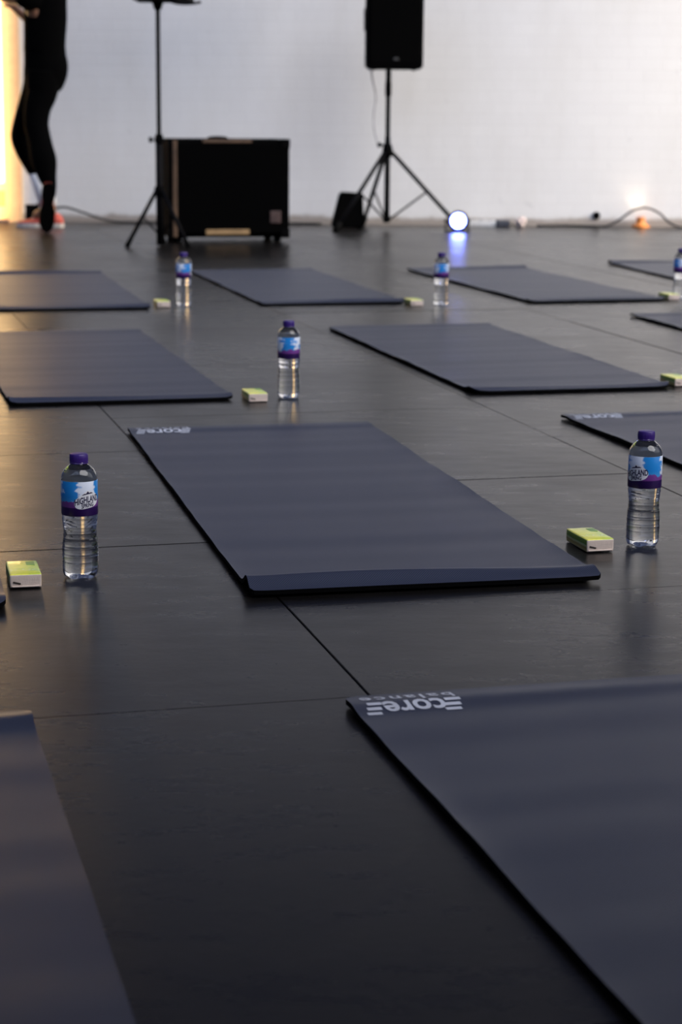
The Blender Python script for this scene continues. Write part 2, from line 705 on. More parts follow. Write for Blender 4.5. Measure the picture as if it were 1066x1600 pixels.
def mat_label():
    t = NT('printed_bottle_label')
    uv = t.t.nodes.new('ShaderNodeTexCoord').outputs['UV']
    sep = t.n('ShaderNodeSeparateXYZ')
    t.l(uv, sep.inputs[0])
    u, v = sep.outputs[0], sep.outputs[1]
    o = t.obj()
    cl = t.noise(t.scaled(o, (1, 1, 1.6)), 38, 3, 0.55)
    sky = t.ramp(v, [(0.2, (0.10, 0.42, 0.78)), (0.55, (0.015, 0.24, 0.68)), (1.0, (0.01, 0.22, 0.62))])
    # cloud amount grows away from the deep-blue side
    side = t.math('COSINE', t.math('MULTIPLY', t.math('SUBTRACT', u, 0.25), 6 * PI))
    cloud = t.math('SUBTRACT', cl, t.math('MULTIPLY', side, 0.17))
    col = t.mix(t.ramp(cloud, [(0.47, (0, 0, 0)), (0.56, (1, 1, 1))]), sky, (0.74, 0.80, 0.92))
    # mountains
    ridge = t.noise(t.scaled(o, (1, 1, 0.15)), 60, 4, 0.5)
    rl = t.math('ADD', t.math('MULTIPLY', ridge, 0.55), 0.13)
    hill = t.ramp(t.math('SUBTRACT', rl, v), [(0.0, (0, 0, 0)), (0.02, (1, 1, 1))])
    col = t.mix(hill, col, (0.20, 0.055, 0.30))
    low = t.ramp(v, [(0.24, (1, 1, 1)), (0.26, (0, 0, 0))])
    col = t.mix(low, col, (0.030, 0.008, 0.095))
    back = t.n('ShaderNodeNewGeometry').outputs['Backfacing']
    col = t.mix(back, col, (0.66, 0.67, 0.70))
    t.l(col, t.b.inputs['Base Color'])
    t.val('Roughness', 0.28)
    return t.m


M_LABEL = mat_label()
LR, LZ0, LZ1 = 0.0312, 0.110, 0.169


def wrap(vf, cx, cy, dr, sx=1.0, tilt=0.0, arch=0.0):
    """lay flat lettering on the label cylinder; centre faces -Y"""
    v_, f_ = vf
    out = []
    for px, py in v_:
        px *= sx
        py2 = py + tilt * px + arch * px * px
        a = (cx + px) / LR - PI / 2
        out.append(((LR + dr) * math.cos(a), (LR + dr) * math.sin(a), cy + py2))
    return out, f_


def subdiv_poly(outline, n=10):
    """horizontal strips of an x-monotone outline: list of (x, ylow, yhigh)"""
    v_, f_ = [], []
    for k, (x, a, b) in enumerate(outline):
        v_ += [(x, a), (x, b)]
        if k:
            f_.append([2 * k - 2, 2 * k, 2 * k + 1, 2 * k - 1])
    return v_, f_


def make_bottle():
    root = empty('water_bottle', (0, 0, 0))
    prof = [(0.0045, 0.004), (0.0035, 0.012), (0.0010, 0.019), (0.0000, 0.0235), (0.0012, 0.0265), (0.005, 0.0288), (0.011, 0.0302), (0.020, 0.0308)]
    z = 0.024
    while z < 0.106:
        s = (z - 0.024) / 0.082
        waist = 0.0308 - 0.0026 * math.exp(-((z - 0.080) / 0.017) ** 2)
        groove = 0.0007 * max(0, math.cos(2 * PI * (z - 0.030) / 0.0135)) ** 6
        prof.append((z, waist - groove))
        z += 0.00135
    prof += [(0.107, 0.0301), (0.1085, 0.0307), (0.170, 0.0307), (0.1715, 0.0302), (0.173, 0.0306), (0.177, 0.0299), (0.181, 0.0284),
             (0.185, 0.0260), (0.189, 0.0226), (0.192, 0.0190), (0.1945, 0.0158), (0.196, 0.0142), (0.198, 0.0138), (0.1985, 0.0138)]

    def rf(j, a, r, z):
        if j <= 6:
            c = math.cos(5 * a)
            k = (1, 1, 1, 0.8, 0.55, 0.3, 0.12)[j]
            return r * (1 + 0.06 * k * c), z + (0.0028 * k * (0.5 - 0.5 * c) if j > 0 else 0.003)
        return r, z
    bm = bmesh.new()
    add_lathe(bm, prof, 80, True, None, rf)
    b = obj('bottle_body', bm, M_BOTTLE, root, True)
    b['label'] = 'clear bottle body full of water'
    # neck ring and cap
    bm = bmesh.new()
    add_lathe(bm, [(0.1965, 0.0141), (0.1965, 0.0158), (0.1985, 0.0158), (0.1985, 0.0141)], 40, False)
    obj('neck_ring', bm, M_CAP, root, True)
    bm = bmesh.new()
    kn = lambda j, a, r, z: (r * (1 + (0.018 * (1 if int(a / (2 * PI) * 120) % 2 else 0) if 1 <= j <= 3 else 0)), z)
    add_lathe(bm, [(0.1990, 0.0150), (0.1992, 0.0155), (0.205, 0.0155), (0.2110, 0.0153), (0.2128, 0.0143), (0.2133, 0.0120), (0.2133, 0.004)], 120, True, None, kn)
    cap = obj('cap', bm, M_CAP, root, True)
    cap.data.set_sharp_from_angle(angle=R(35))
    cap['label'] = 'purple screw cap'
    # printed label band with UVs
    n = 72
    verts, faces, uvs = [], [], []
    hs = [LZ0, LZ0 + 0.0006, LZ1 - 0.0006, LZ1]
    rs = [LR - 0.0004, LR, LR, LR - 0.0004]
    for k in range(n + 1):
        a = 2 * PI * k / n
        for h_, r_ in zip(hs, rs):
            verts.append((r_ * math.cos(a), r_ * math.sin(a), h_))
    for k in range(n):
        for q in range(3):
            p0 = 4 * k + q
            faces.append((p0, p0 + 4, p0 + 5, p0 + 1))
            uvs += [(k / n, q / 3), ((k + 1) / n, q / 3), ((k + 1) / n, (q + 1) / 3), (k / n, (q + 1) / 3)]
    lab = raw('paper_label', verts, faces, M_LABEL, root, True)
    uvl = lab.data.uv_layers.new(name='uv')
    vmap = [0.0, 0.01, 0.99, 1.0]
    for lp, (uu, _v) in zip(uvl.data, uvs):
        lp.uv = (uu, vmap[round(_v * 3)])
    lab['label'] = 'blue sky label with white plaque and purple foot'
    # plaque
    out = []
    for k in range(25):
        x_ = -0.0235 + 0.047 * k / 24
        e = abs(x_) / 0.0235
        hgt = 0.0125 * math.sqrt(max(0.02, 1 - e ** 3))
        out.append((x_, -hgt, hgt * 0.95 + 0.006 * max(0, 1 - e * 1.8)))
    v_, f_ = wrap(subdiv_poly(out), 0.0, 0.1365, 0.00015, 1, 0.14, -3.0)
    raw('label_plaque', v_, f_, M_PLAQUE, lab)
    V, Fc = [], []
    for body, size, bold, cy, sx in (('HIGHLAND', 0.0150, 0.00045, 0.1340, 0.60), ('SPRING', 0.0100, 0.00035, 0.1258, 0.68)):
        v_, f_ = wrap(text_mesh(body, size, bold), 0.0, cy, 0.0003, sx, 0.14, -4.0)
        bse = len(V)
        V += v_
        Fc += [[q + bse for q in f] for f in f_]
    # small peaked crest above the name
    v_, f_ = wrap(subdiv_poly([(-0.010, 0.0, 0.0008), (-0.006, 0.0, 0.0022), (-0.003, 0.0, 0.0016), (0, 0.0, 0.0052), (0.003, 0.0, 0.0018), (0.006, 0.0, 0.0024), (0.010, 0.0, 0.0008)]), 0.0, 0.1478, 0.0003, 1, 0.14, -4.0)
    bse = len(V)
    V += v_
    Fc += [[q + bse for q in f] for f in f_]
    raw('label_lettering', V, Fc, M_INK, lab)
    return root


bottle0 = make_bottle()
SPOTS = [
    (-0.444, 3.335, 34, 'bottle with purple cap beside the closest tissue pack, label lettering in full view'),
    (0.559, 3.630, -40, 'bottle with lettering turned aside, standing alone past the curled end of the focused mat'),
    (-0.148, 5.505, 178, 'bottle showing plain bright blue label, standing in mid floor between two rows of mats'),
    (0.401, 8.200, 185, 'far bottle standing in front of the blue light reflection'),
    (-0.641, 8.085, 100, 'far bottle in front of the black tripod stand and big cabinet'),
    (1.440, 8.570, 120, 'far bottle half cut off by the picture edge'),
]
for i, (x, y, rz, lab) in enumerate(SPOTS):
    o = bottle0 if i == 0 else copy_tree(bottle0)
    o.location = (x, y, 0.0008)
    o.rotation_euler = (0, 0, R(rz))
    tag(o, lab, 'bottle', 'water bottles beside the mats')


# ------------------------------------------------------------------ tissue packs
def mat_pack_top():
    t = NT('green_yellow_film')
    o = t.obj()
    nz = t.noise(o, 45, 3)
    sep = t.n('ShaderNodeSeparateXYZ')
    t.l(o, sep.inputs[0])
    g = t.math('ADD', t.math('MULTIPLY', sep.outputs[0], 9.0), t.math('MULTIPLY', nz, 0.9))
    col = t.ramp(g, [(0.10, (0.95, 0.88, 0.16)), (0.45, (0.80, 0.82, 0.08)), (0.78, (0.34, 0.58, 0.06))])
    vor = t.n('ShaderNodeTexVoronoi')
    vor.inputs['Scale'].default_value = 160
    t.l(t.scaled(o, (1, 2.2, 1)), vor.inputs['Vector'])
    band = t.ramp(t.math('ABSOLUTE', t.math('SUBTRACT', sep.outputs[1], 0.030)), [(0.006, (1, 1, 1)), (0.009, (0, 0, 0))])
    col = t.mix(t.math('MULTIPLY', t.ramp(vor.outputs[0], [(0.25, (1, 1, 1)), (0.4, (0, 0, 0))]), band), col, (0.85, 0.85, 0.62))
    t.l(col, t.b.inputs['Base Color'])
    t.val('Roughness', 0.3)
    t.val('Coat Weight', 0.3)
    t.bump(t.noise(o, 90, 3), 0.25, 0.002)
    return t.m


def mat_pack_side():
    t = NT('green_film_over_paper_layers')
    o = t.obj()
    sep = t.n('ShaderNodeSeparateXYZ')
    t.l(o, sep.inputs[0])
    z = t.math('ADD', sep.outputs[2], t.math('MULTIPLY', t.noise(o, 40, 2), 0.003))
    col = t.ramp(t.math('MULTIPLY', z, 40.0), [(0.04, (0.75, 0.66, 0.42)), (0.26, (0.55, 0.43, 0.12)), (0.38, (0.30, 0.24, 0.05)), (0.46, (0.60, 0.52, 0.22)), (0.56, (0.50, 0.62, 0.30)), (0.62, (0.16, 0.28, 0.03)), (0.95, (0.24, 0.40, 0.03))])
    t.l(col, t.b.inputs['Base Color'])
    t.val('Roughness', 0.32)
    t.bump(t.noise(t.scaled(o, (1, 1, 6)), 80, 3), 0.4, 0.002)
    return t.m


M_PTOP = mat_pack_top()
M_PSIDE = mat_pack_side()
M_PEND = plain('clear_film_over_white_tissue', (0.74, 0.61, 0.53), 0.35, scale=60, var=0.10, bump=0.3)
M_SLIT = plain('dark_fold', (0.03, 0.02, 0.015), 0.5)


def make_pack():
    root = empty('tissue_pack', (0, 0, 0))
    wd, ln, h = 0.053, 0.104, 0.024
    bm = bmesh.new()
    add_box(bm, (-wd / 2, 0, 0.0002), (wd / 2, ln, h), 0.0032, 3)
    bmesh.ops.subdivide_edges(bm, edges=[e for e in bm.edges if e.calc_length() > 0.012], cuts=3, use_grid_fill=True)
    for v in bm.verts:
        c = v.co
        bulge = (1 - (2 * c.x / wd) ** 2) * (1 - (2 * (c.y - ln / 2) / ln) ** 2)
        c.z += (0.0014 * bulge if c.z > h / 2 else 0)
        k = noise.noise(Vector((c.x * 60, c.y * 60, c.z * 90)))
        c.x += 0.0006 * k
        c.z += 0.0004 * k if c.z > 0.003 else 0
    bm.normal_update()
    for f in bm.faces:
        nrm = f.normal
        if nrm.z > 0.55:
            f.material_index = 0
        elif abs(nrm.y) > 0.7:
            f.material_index = 2
        else:
            f.material_index = 1
    obj('wrapper', bm, [M_PTOP, M_PSIDE, M_PEND], root, True)
    # folded seal on the end, and the peel-open tab on top
    bm = bmesh.new()
    add_box(bm, (-0.021, -0.0012, 0.0075), (-0.008, 0.0006, 0.0100), 0.0004, 1, M=Matrix.Rotation(R(14), 4, 'Y') @ Matrix.Translation((-0.002, 0, -0.003)))
    obj('seal_fold', bm, M_SLIT, root)
    bm = bmesh.new()
    add_box(bm, (-0.023, -0.0014, 0.0020), (0.023, 0.0006, 0.0046), 0.0006, 1)
    obj('film_seam', bm, M_PEND, root)
    bm = bmesh.new()
    add_box(bm, (0.006, 0.062, h + 0.0007), (0.020, 0.088, h + 0.0014), 0.0003, 1)
    tb = obj('opening_tab', bm, plain('green_tab', (0.16, 0.36, 0.07), 0.35), root)
    tb['label'] = 'green opening tab'
    return root


pack0 = make_pack()
PACKS = [
    (-0.524, 3.245, 13, 'closest tissue pack, yellow and green top, beside the fully lettered bottle'),
    (0.4725, 3.560, 15, 'sharp green tissue pack past the curled end of the focused mat'),
    (-0.228, 5.410, 14, 'tissue pack beside the bottle standing in mid floor'),
    (0.995, 5.800, 16, 'bright green tissue pack by the picture edge, at the large plain mat corner'),
    (0.302, 8.145, 14, 'far tissue pack at the near corner of the mat before the big cabinet'),
    (-0.715, 8.005, 14, 'far tissue pack at the corner of the brown-tinted mat'),
    (1.405, 8.500, 16, 'far tissue pack beside the bottle half cut off by the picture edge'),
]
for i, (x, y, rz, lab) in enumerate(PACKS):
    o = pack0 if i == 0 else copy_tree(pack0)
    o.location = (x, y, 0.0008)
    o.rotation_euler = (0, 0, R(rz))
    tag(o, lab, 'tissues', 'pocket tissue packs beside the mats')

# ------------------------------------------------------------------ big speaker cabinet
cab = empty('speaker_cabinet', (-1.018, 11.815, 0.0), R(13), 'big black speaker cabinet with worn brown edges on the floor by the wall', 'speaker')
CW, CD, CH = 0.715, 0.42, 0.60
bm = bmesh.new()
add_box(bm, (0.0, 0.03, 0.03), (CW, CD, CH), 0.012, 3)
obj('cabinet_body', bm, M_TOLEX, cab)
bm = bmesh.new()
add_box(bm, (0.045, 0.0, 0.055), (CW - 0.02, 0.032, CH - 0.02), 0.006, 2)
obj('front_grille', bm, M_GRILLE, cab)
bm = bmesh.new()
add_box(bm, (0.022, -0.006, 0.035), (0.048, 0.034, CH - 0.004), 0.004, 2)
obj('edge_strip', bm, M_WOOD, cab)
bm = bmesh.new()
add_box(bm, (0.0, 0.0, 0.03), (0.022, 0.034, CH - 0.004), 0.004, 2)
obj('edge_strip', bm, M_TOLEX, cab)
bm = bmesh.new()
add_box(bm, (CW - 0.022, 0.0, 0.03), (CW, 0.034, CH - 0.004), 0.004, 2)
obj('edge_strip', bm, M_TOLEX, cab)
bm = bmesh.new()
add_box(bm, (0.20, -0.004, CH - 0.020), (0.49, 0.034, CH - 0.002), 0.004, 2)
obj('edge_strip', bm, M_WOOD, cab)
bm = bmesh.new()
add_box(bm, (0.215, -0.006, 0.048), (0.475, 0.004, 0.078), 0.003, 2)
s = obj('wood_strip', bm, M_TAN, cab)
s['label'] = 'pale bare wood strip'
bm = bmesh.new()
add_box(bm, (0.60, -0.004, 0.115), (0.665, 0.004, 0.185), 0.004, 2)
b = obj('badge', bm, plain('dull_brown_badge', (0.07, 0.04, 0.035), 0.5, scale=90, var=0.5), cab)
b['label'] = 'small brown badge'
bm = bmesh.new()
add_tube(bm, smooth_path([(0.26, 0.2, CH - 0.005), (0.275, 0.2, CH + 0.004), (0.32, 0.2, CH + 0.007), (0.365, 0.2, CH + 0.004), (0.38, 0.2, CH - 0.005)], 5), 0.010, 10)
obj('carry_handle', bm, M_BLACK, cab, True)
for cx in (0, CW):
    for cz in (0.03, CH):
        bm = bmesh.new()
        sgn = 1 if cx == 0 else -1
        sz = 1 if cz < 0.1 else -1
        add_box(bm, (min(cx - sgn * 0.004, cx + sgn * 0.05), -0.005, min(cz - sz * 0.004, cz + sz * 0.05)), (max(cx - sgn * 0.004, cx + sgn * 0.05), 0.05, max(cz - sz * 0.004, cz + sz * 0.05)), 0.006, 2)
        obj('corner_guard', bm, M_BLACK, cab)
for cx in (0.06, CW - 0.06):
    for cy in (0.07, CD - 0.06):
        bm = bmesh.new()
        add_lathe(bm, [(0.0, 0.020), (0.004, 0.024), (0.032, 0.026)], 20, True, Matrix.Translation((cx, cy, 0)))
        obj('rubber_foot', bm, M_RUBBER, cab)

# ------------------------------------------------------------------ tripod stand with tray in front of it
ts = empty('tray_stand', (-1.050, 11.55, 0), 0, 'thin black tripod stand with a tray top, in front of the big cabinet', 'stand')
bm = bmesh.new()
add_tube(bm, [(0, 0, 0.006), (0, 0, 0.60)], 0.0205, 16)
obj('lower_tube', bm, M_BLACKMETAL, ts, True)
bm = bmesh.new()
add_tube(bm, [(0, 0, 0.58), (0, 0, 1.36)], 0.0125, 16)
obj('upper_tube', bm, M_BLACKMETAL, ts, True)
bm = bmesh.new()
add_lathe(bm, [(0.575, 0.017), (0.58, 0.024), (0.625, 0.024), (0.632, 0.014)], 20)
cl = obj('height_collar', bm, M_BLACK, ts, True)
bm = bmesh.new()
add_tube(bm, [(-0.02, 0, 0.60), (-0.045, -0.005, 0.60)], 0.006, 10)
add_tube(bm, [(-0.045, -0.005, 0.585), (-0.05, -0.005, 0.615)], [0.010, 0.010], 10)
obj('locking_knob', bm, M_BLACK, cl, True)
bm = bmesh.new()
add_lathe(bm, [(0.285, 0.021), (0.29, 0.029), (0.335, 0.029), (0.34, 0.021)], 20)
obj('leg_hub', bm, M_BLACK, ts, True)
for ang in (214, 324, 90):
    d = Vector((math.cos(R(ang)), math.sin(R(ang)), 0))
    bm = bmesh.new()
    add_tube(bm, [d * 0.02 + Vector((0, 0, 0.315)), d * 0.205 + Vector((0, 0, 0.022))], 0.0120, 12)
    lg = obj('leg', bm, M_BLACKMETAL, ts, True)
    bm = bmesh.new()
    add_tube(bm, [d * 0.185 + Vector((0, 0, 0.052)), d * 0.215 + Vector((0, 0, 0.004))], [0.013, 0.016], 12)
    obj('rubber_foot', bm, M_RUBBER, lg, True)
    bm = bmesh.new()
    add_tube(bm, [d * 0.11 + Vector((0, 0, 0.172)), Vector((0, 0, 0.075)) + d * 0.016], 0.005, 8)
    obj('brace', bm, M_BLACKMETAL, ts, True)
bm = bmesh.new()
add_lathe(bm, [(1.313, 0.014), (1.323, 0.022), (1.350, 0.030), (1.363, 0.045)], 20)
obj('tray_bracket', bm, M_BLACK, ts, True)
bm = bmesh.new()
add_box(bm, (-0.125, -0.15, 1.362), (0.19, 0.17, 1.376), 0.004, 2)
add_box(bm, (-0.125, -0.155, 1.362), (0.19, -0.143, 1.390), 0.003, 2)
add_box(bm, (-0.125, 0.163, 1.362), (0.19, 0.175, 1.390), 0.003, 2)
obj('tray', bm, M_BLACK, ts)
bm = bmesh.new()
add_tube(bm, smooth_path([(0.06, -0.10, 1.364), (0.12, -0.13, 1.346), (0.19, -0.13, 1.344), (0.25, -0.12, 1.354)], 5), 0.008, 10)
obj('support_arm', bm, M_BLACKMETAL, ts, True)

# ------------------------------------------------------------------ loudspeaker on its tripod
SPX, SPY = 0.285, 13.33
ss = empty('speaker_stand', (SPX, SPY, 0), 0, 'black tripod speaker stand with wide legs carrying the loudspeaker', 'stand')
bm = bmesh.new()
add_tube(bm, [(0, 0, 0.05), (0, 0, 0.60)], 0.0185, 16)
obj('lower_tube', bm, M_BLACKMETAL, ss, True)
bm = bmesh.new()
add_tube(bm, [(0, 0, 0.58), (0, 0, 1.02)], 0.0155, 16)
obj('upper_tube', bm, M_BLACKMETAL, ss, True)
bm = bmesh.new()
add_lathe(bm, [(0.86, 0.016), (0.868, 0.021), (0.945, 0.021), (0.955, 0.0175), (1.03, 0.0175)], 20)
obj('pole_adapter', bm, M_BLACK, ss, True)
bm = bmesh.new()
add_lathe(bm, [(0.47, 0.02), (0.478, 0.034), (0.525, 0.034), (0.56, 0.022)], 20)
hub = obj('leg_hub', bm, M_BLACK, ss, True)
bm = bmesh.new()
add_tube(bm, [(-0.025, -0.01, 0.55), (-0.05, -0.014, 0.55)], 0.006, 10)
add_tube(bm, [(-0.05, -0.014, 0.535), (-0.056, -0.014, 0.565)], [0.013, 0.013], 10)
obj('locking_knob', bm, M_BLACK, hub, True)
bm = bmesh.new()
add_lathe(bm, [(0.045, 0.016), (0.05, 0.025), (0.085, 0.025), (0.09, 0.016)], 20)
obj('lower_collar', bm, M_BLACK, ss, True)
for ang, rr in ((2, 0.475), (112, 0.40), (226, 0.47)):
    d = Vector((math.cos(R(ang)), math.sin(R(ang)), 0))
    bm = bmesh.new()
    add_tube(bm, [d * 0.028 + Vector((0, 0, 0.503)), d * rr + Vector((0, 0, 0.026))], 0.0135, 12)
    lg = obj('leg', bm, M_BLACKMETAL, ss, True)
    bm = bmesh.new()
    add_tube(bm, [d * (rr - 0.03) + Vector((0, 0, 0.058)), d * (rr + 0.02) + Vector((0, 0, 0.005))], [0.017, 0.018], 12)
    obj('rubber_foot', bm, M_RUBBER, lg, True)
    bm = bmesh.new()
    q = 0.53
    pt = d * (0.028 + (rr - 0.028) * q) + Vector((0, 0, 0.503 + (0.026 - 0.503) * q))
    add_tube(bm, [pt, Vector((0, 0, 0.068)) + d * 0.02], 0.0065, 8)
    obj('brace', bm, M_BLACKMETAL, ss, True)

sp = empty('loudspeaker', (SPX + 0.02, SPY, 1.032), R(6), 'black loudspeaker raised on the wide tripod in front of the white wall', 'speaker')
SW, SD, SH = 0.37, 0.33, 0.62
bm = bmesh.new()
# tapered shell: front wider than back
shape = [(-SW / 2, -SD / 2), (SW / 2, -SD / 2), (SW / 2 - 0.01, 0.02), (0.11, SD / 2), (-0.11, SD / 2), (-SW / 2 + 0.01, 0.02)]
lo_ = [bm.verts.new((a_, b_, 0)) for a_, b_ in shape]
hi_ = [bm.verts.new((a_, b_, SH)) for a_, b_ in shape]
bm.faces.new(lo_[::-1])
bm.faces.new(hi_)
for i in range(6):
    j = (i + 1) % 6
    bm.faces.new((lo_[i], lo_[j], hi_[j], hi_[i]))
bmesh.ops.bevel(bm, geom=list(bm.edges), offset=0.014, segments=3, affect='EDGES')
obj('shell', bm, M_BLACK, sp)
bm = bmesh.new()
add_box(bm, (-SW / 2 + 0.02, -SD / 2 - 0.010, 0.03), (SW / 2 - 0.02, -SD / 2 + 0.004, SH - 0.03), 0.006, 2)
gr = obj('front_grille', bm, M_GRILLE, sp)
bm = bmesh.new()
add_box(bm, (-0.012, -SD / 2 - 0.013, 0.055), (0.020, -SD / 2 - 0.009, 0.072), 0.002, 1)
obj('badge', bm, plain('dull_badge', (0.03, 0.03, 0.032), 0.5), gr)
for s_ in (-1, 1):
    bm = bmesh.new()
    xs = s_ * (SW / 2 - 0.002)
    add_box(bm, (min(xs, xs + s_ * 0.004), -0.09, 0.24), (max(xs, xs + s_ * 0.004), -0.02, 0.38), 0.0015, 2)
    obj('side_handle', bm, M_RUBBER, sp)
for s_ in (-1, 1):
    bm = bmesh.new()
    add_lathe(bm, [(-0.008, 0.014), (-0.004, 0.017), (0.004, 0.017)], 16, True, Matrix.Translation((s_ * 0.13, -0.11, 0)))
    obj('rubber_foot', bm, M_RUBBER, sp)

bm = bmesh.new()
add_tube(bm, smooth_path([(-0.125, 0.09, 0.01), (-0.11, 0.10, -0.07), (-0.09, 0.09, -0.17), (-0.10, 0.09, -0.28), (-0.10, 0.09, -0.37), (-0.085, 0.085, -0.44), (-0.072, 0.08, -0.495)], 6), 0.006, 8)
ld_ = obj('lead', bm, M_CLEARCABLE, sp, True)
ld_['label'] = 'pale thin cable'

# small monitor wedge behind the stand
mb = empty('monitor_wedge', (0.035, 13.45, 0), R(4), 'small black wedge speaker on the floor behind the wide tripod leg', 'speaker')
bm = bmesh.new()
lo_ = [bm.verts.new(p) for p in ((-0.115, -0.10, 0.008), (0.095, -0.10, 0.008), (0.095, 0.11, 0.008), (-0.115, 0.11, 0.008))]
hi_ = [bm.verts.new(p) for p in ((-0.060, -0.06, 0.238), (0.090, -0.06, 0.232), (0.090, 0.08, 0.232), (-0.060, 0.08, 0.238))]
bm.faces.new(lo_[::-1])
bm.faces.new(hi_)
for i in range(4):
    bm.faces.new((lo_[i], lo_[(i + 1) % 4], hi_[(i + 1) % 4], hi_[i]))
bmesh.ops.bevel(bm, geom=list(bm.edges), offset=0.010, segments=2, affect='EDGES')
obj('shell', bm, M_TOLEX, mb)
bm = bmesh.new()
add_box(bm, (-0.075, -0.091, 0.03), (0.075, -0.072, 0.20), 0.004, 2, M=Matrix.Rotation(R(-9), 4, 'X'))
obj('front_grille', bm, M_GRILLE, mb)
for s_ in (-1, 1):
    bm = bmesh.new()
    add_box(bm, (s_ * 0.07 - 0.018, -0.09, 0.0), (s_ * 0.07 + 0.018, 0.10, 0.012), 0.003, 1)
    obj('rubber_foot', bm, M_RUBBER, mb)

# ------------------------------------------------------------------ blue stage light
t = NT('blue_led_lens')
t.val('Base Color', (0.6, 0.7, 1, 1))
t.val('Emission Color', (0.16, 0.22, 1.0, 1))
t.val('Emission Strength', 34)
M_LED = t.m
t = NT('blue_halo_glow')  # blue halo around the lens, put in as a dim glowing ring
t.val('Base Color', (0.1, 0.1, 0.6, 1))
t.val('Emission Color', (0.02, 0.04, 1.0, 1))
t.val('Emission Strength', 2.5)
M_LEDHALO = t.m
sl = empty('stage_light', (0.742, 13.17, 0), R(6), 'round stage light glowing blue-white on the floor by the wall', 'light')
TL = Matrix.Translation((0, 0, 0.069)) @ Matrix.Rotation(R(86), 4, 'X')
bm = bmesh.new()
add_lathe(bm, [(-0.11, 0.030), (-0.10, 0.045), (-0.03, 0.060), (0.040, 0.066), (0.045, 0.066), (0.045, 0.058), (0.030, 0.054)], 40, True, TL)
obj('lamp_housing', bm, M_BLACKMETAL, sl, True)
bm = bmesh.new()
add_lathe(bm, [(0.034, 0.0535), (0.038, 0.049)], 40, False, TL)
obj('halo_ring', bm, M_LEDHALO, sl, True)
bm = bmesh.new()
add_lathe(bm, [(0.038, 0.049), (0.043, 0.035), (0.045, 0.010)], 40, True, TL)
ln = obj('lens', bm, M_LED, sl, True)
ln['label'] = 'lit blue lens'
bm = bmesh.new()
for s_ in (-1, 1):
    add_box(bm, (s_ * 0.076 - 0.003, -0.012, 0.004), (s_ * 0.076 + 0.003, 0.012, 0.085), 0.0015, 1)
    add_tube(bm, [(s_ * 0.062, 0, 0.069), (s_ * 0.084, 0, 0.069)], 0.009, 10)
add_box(bm, (-0.079, -0.03, 0.0), (0.079, 0.03, 0.005), 0.0015, 1)
obj('yoke', bm, M_BLACKMETAL, sl)

# ------------------------------------------------------------------ bits along the foot of the wall
tag(empty('power_strip', (0.94, 13.78, 0), R(-4)), 'white power strip on the floor by the wall beside the blue light', 'power strip')
ps = bpy.data.objects['power_strip']
bm = bmesh.new()
add_box(bm, (-0.09, -0.028, 0.0), (0.10, 0.028, 0.042), 0.006, 2)
obj('strip_body', bm, plain('white_plastic', (0.75, 0.75, 0.74), 0.4), ps)
for k in range(3):
    bm = bmesh.new()
    add_lathe(bm, [(0.040, 0.018), (0.0445, 0.018), (0.0445, 0.014), (0.041, 0.013)], 16, True, Matrix.Translation((-0.055 + k * 0.055, 0, 0)))
    obj('socket', bm, M_GREYMETAL, ps)
ad = empty('plug_adapter', (1.085, 13.77, 0), R(8), 'dark grey plug adapter on the floor after the white power strip', 'adapter')
bm = bmesh.new()
add_box(bm, (-0.045, -0.03, 0.0), (0.045, 0.03, 0.046), 0.008, 2)
obj('adapter_body', bm, plain('slate_plastic', (0.06, 0.065, 0.085), 0.5), ad)
bm = bmesh.new()
add_tube(bm, smooth_path([(0.045, 0, 0.02), (0.075, 0.005, 0.012), (0.10, 0.02, 0.006)], 4), 0.004, 8)
obj('lead', bm, M_CABLE, ad, True)
bm = bmesh.new()
bmesh.ops.create_icosphere(bm, subdivisions=4, radius=0.034)
for v in bm.verts:
    k = noise.noise(v.co * 55) * 0.45 + noise.noise(v.co * 120) * 0.22
    v.co *= 1 + k
    v.co.z *= 0.95
mz = min(v.co.z for v in bm.verts)
for v in bm.verts:
    v.co.z = max(0, v.co.z - mz - 0.004)
o = obj('crumpled_tissue', bm, plain('pale_pink_paper', (0.74, 0.62, 0.58), 0.8), None, False)
o.location = (1.205, 13.70, 0.0005)
tag(o, 'crumpled pale tissue on the floor by the foot of the wall', 'tissue')

bm = bmesh.new()
add_tube(bm, smooth_path([(1.32, 13.79, 0.007), (1.5, 13.82, 0.009), (1.68, 13.80, 0.008), (1.80, 13.80, 0.010), (1.88, 13.79, 0.05), (1.97, 13.78, 0.115), (2.06, 13.77, 0.135), (2.15, 13.76, 0.10), (2.22, 13.74, 0.035), (2.30, 13.72, 0.008), (2.45, 13.74, 0.008), (2.8, 13.8, 0.008)], 7), 0.0075, 10)
tag(obj('floor_cable', bm, M_CABLE, None, True), 'dark cable rising in a hump against the white wall', 'cable')
ol = empty('uplight', (2.03, 13.80, 0), 0, 'small orange uplight under the cable hump, throwing a bright spot on the wall', 'light')
bm = bmesh.new()
add_lathe(bm, [(0.0, 0.060), (0.014, 0.062), (0.020, 0.045), (0.030, 0.034), (0.066, 0.030), (0.072, 0.032), (0.072, 0.027), (0.060, 0.024)], 28, True)
obj('lamp_housing', bm, plain('orange_plastic', (0.75, 0.25, 0.05), 0.45), ol, True)
t = NT('warm_lens')
t.val('Emission Color', (1.0, 0.72, 0.42, 1))
t.val('Emission Strength', 14)
bm = bmesh.new()
add_lathe(bm, [(0.061, 0.0235), (0.064, 0.015), (0.065, 0.004)], 24, True)
obj('lens', bm, t.m, ol, True)
ld = bpy.data.lights.new('uplight_beam', 'SPOT')
ld.energy = 0.7
ld.color = (1, 0.82, 0.6)
ld.spot_size = R(70)
ld.spot_blend = 0.8
ld.shadow_soft_size = 0.02
lo = bpy.data.objects.new('uplight_beam', ld)
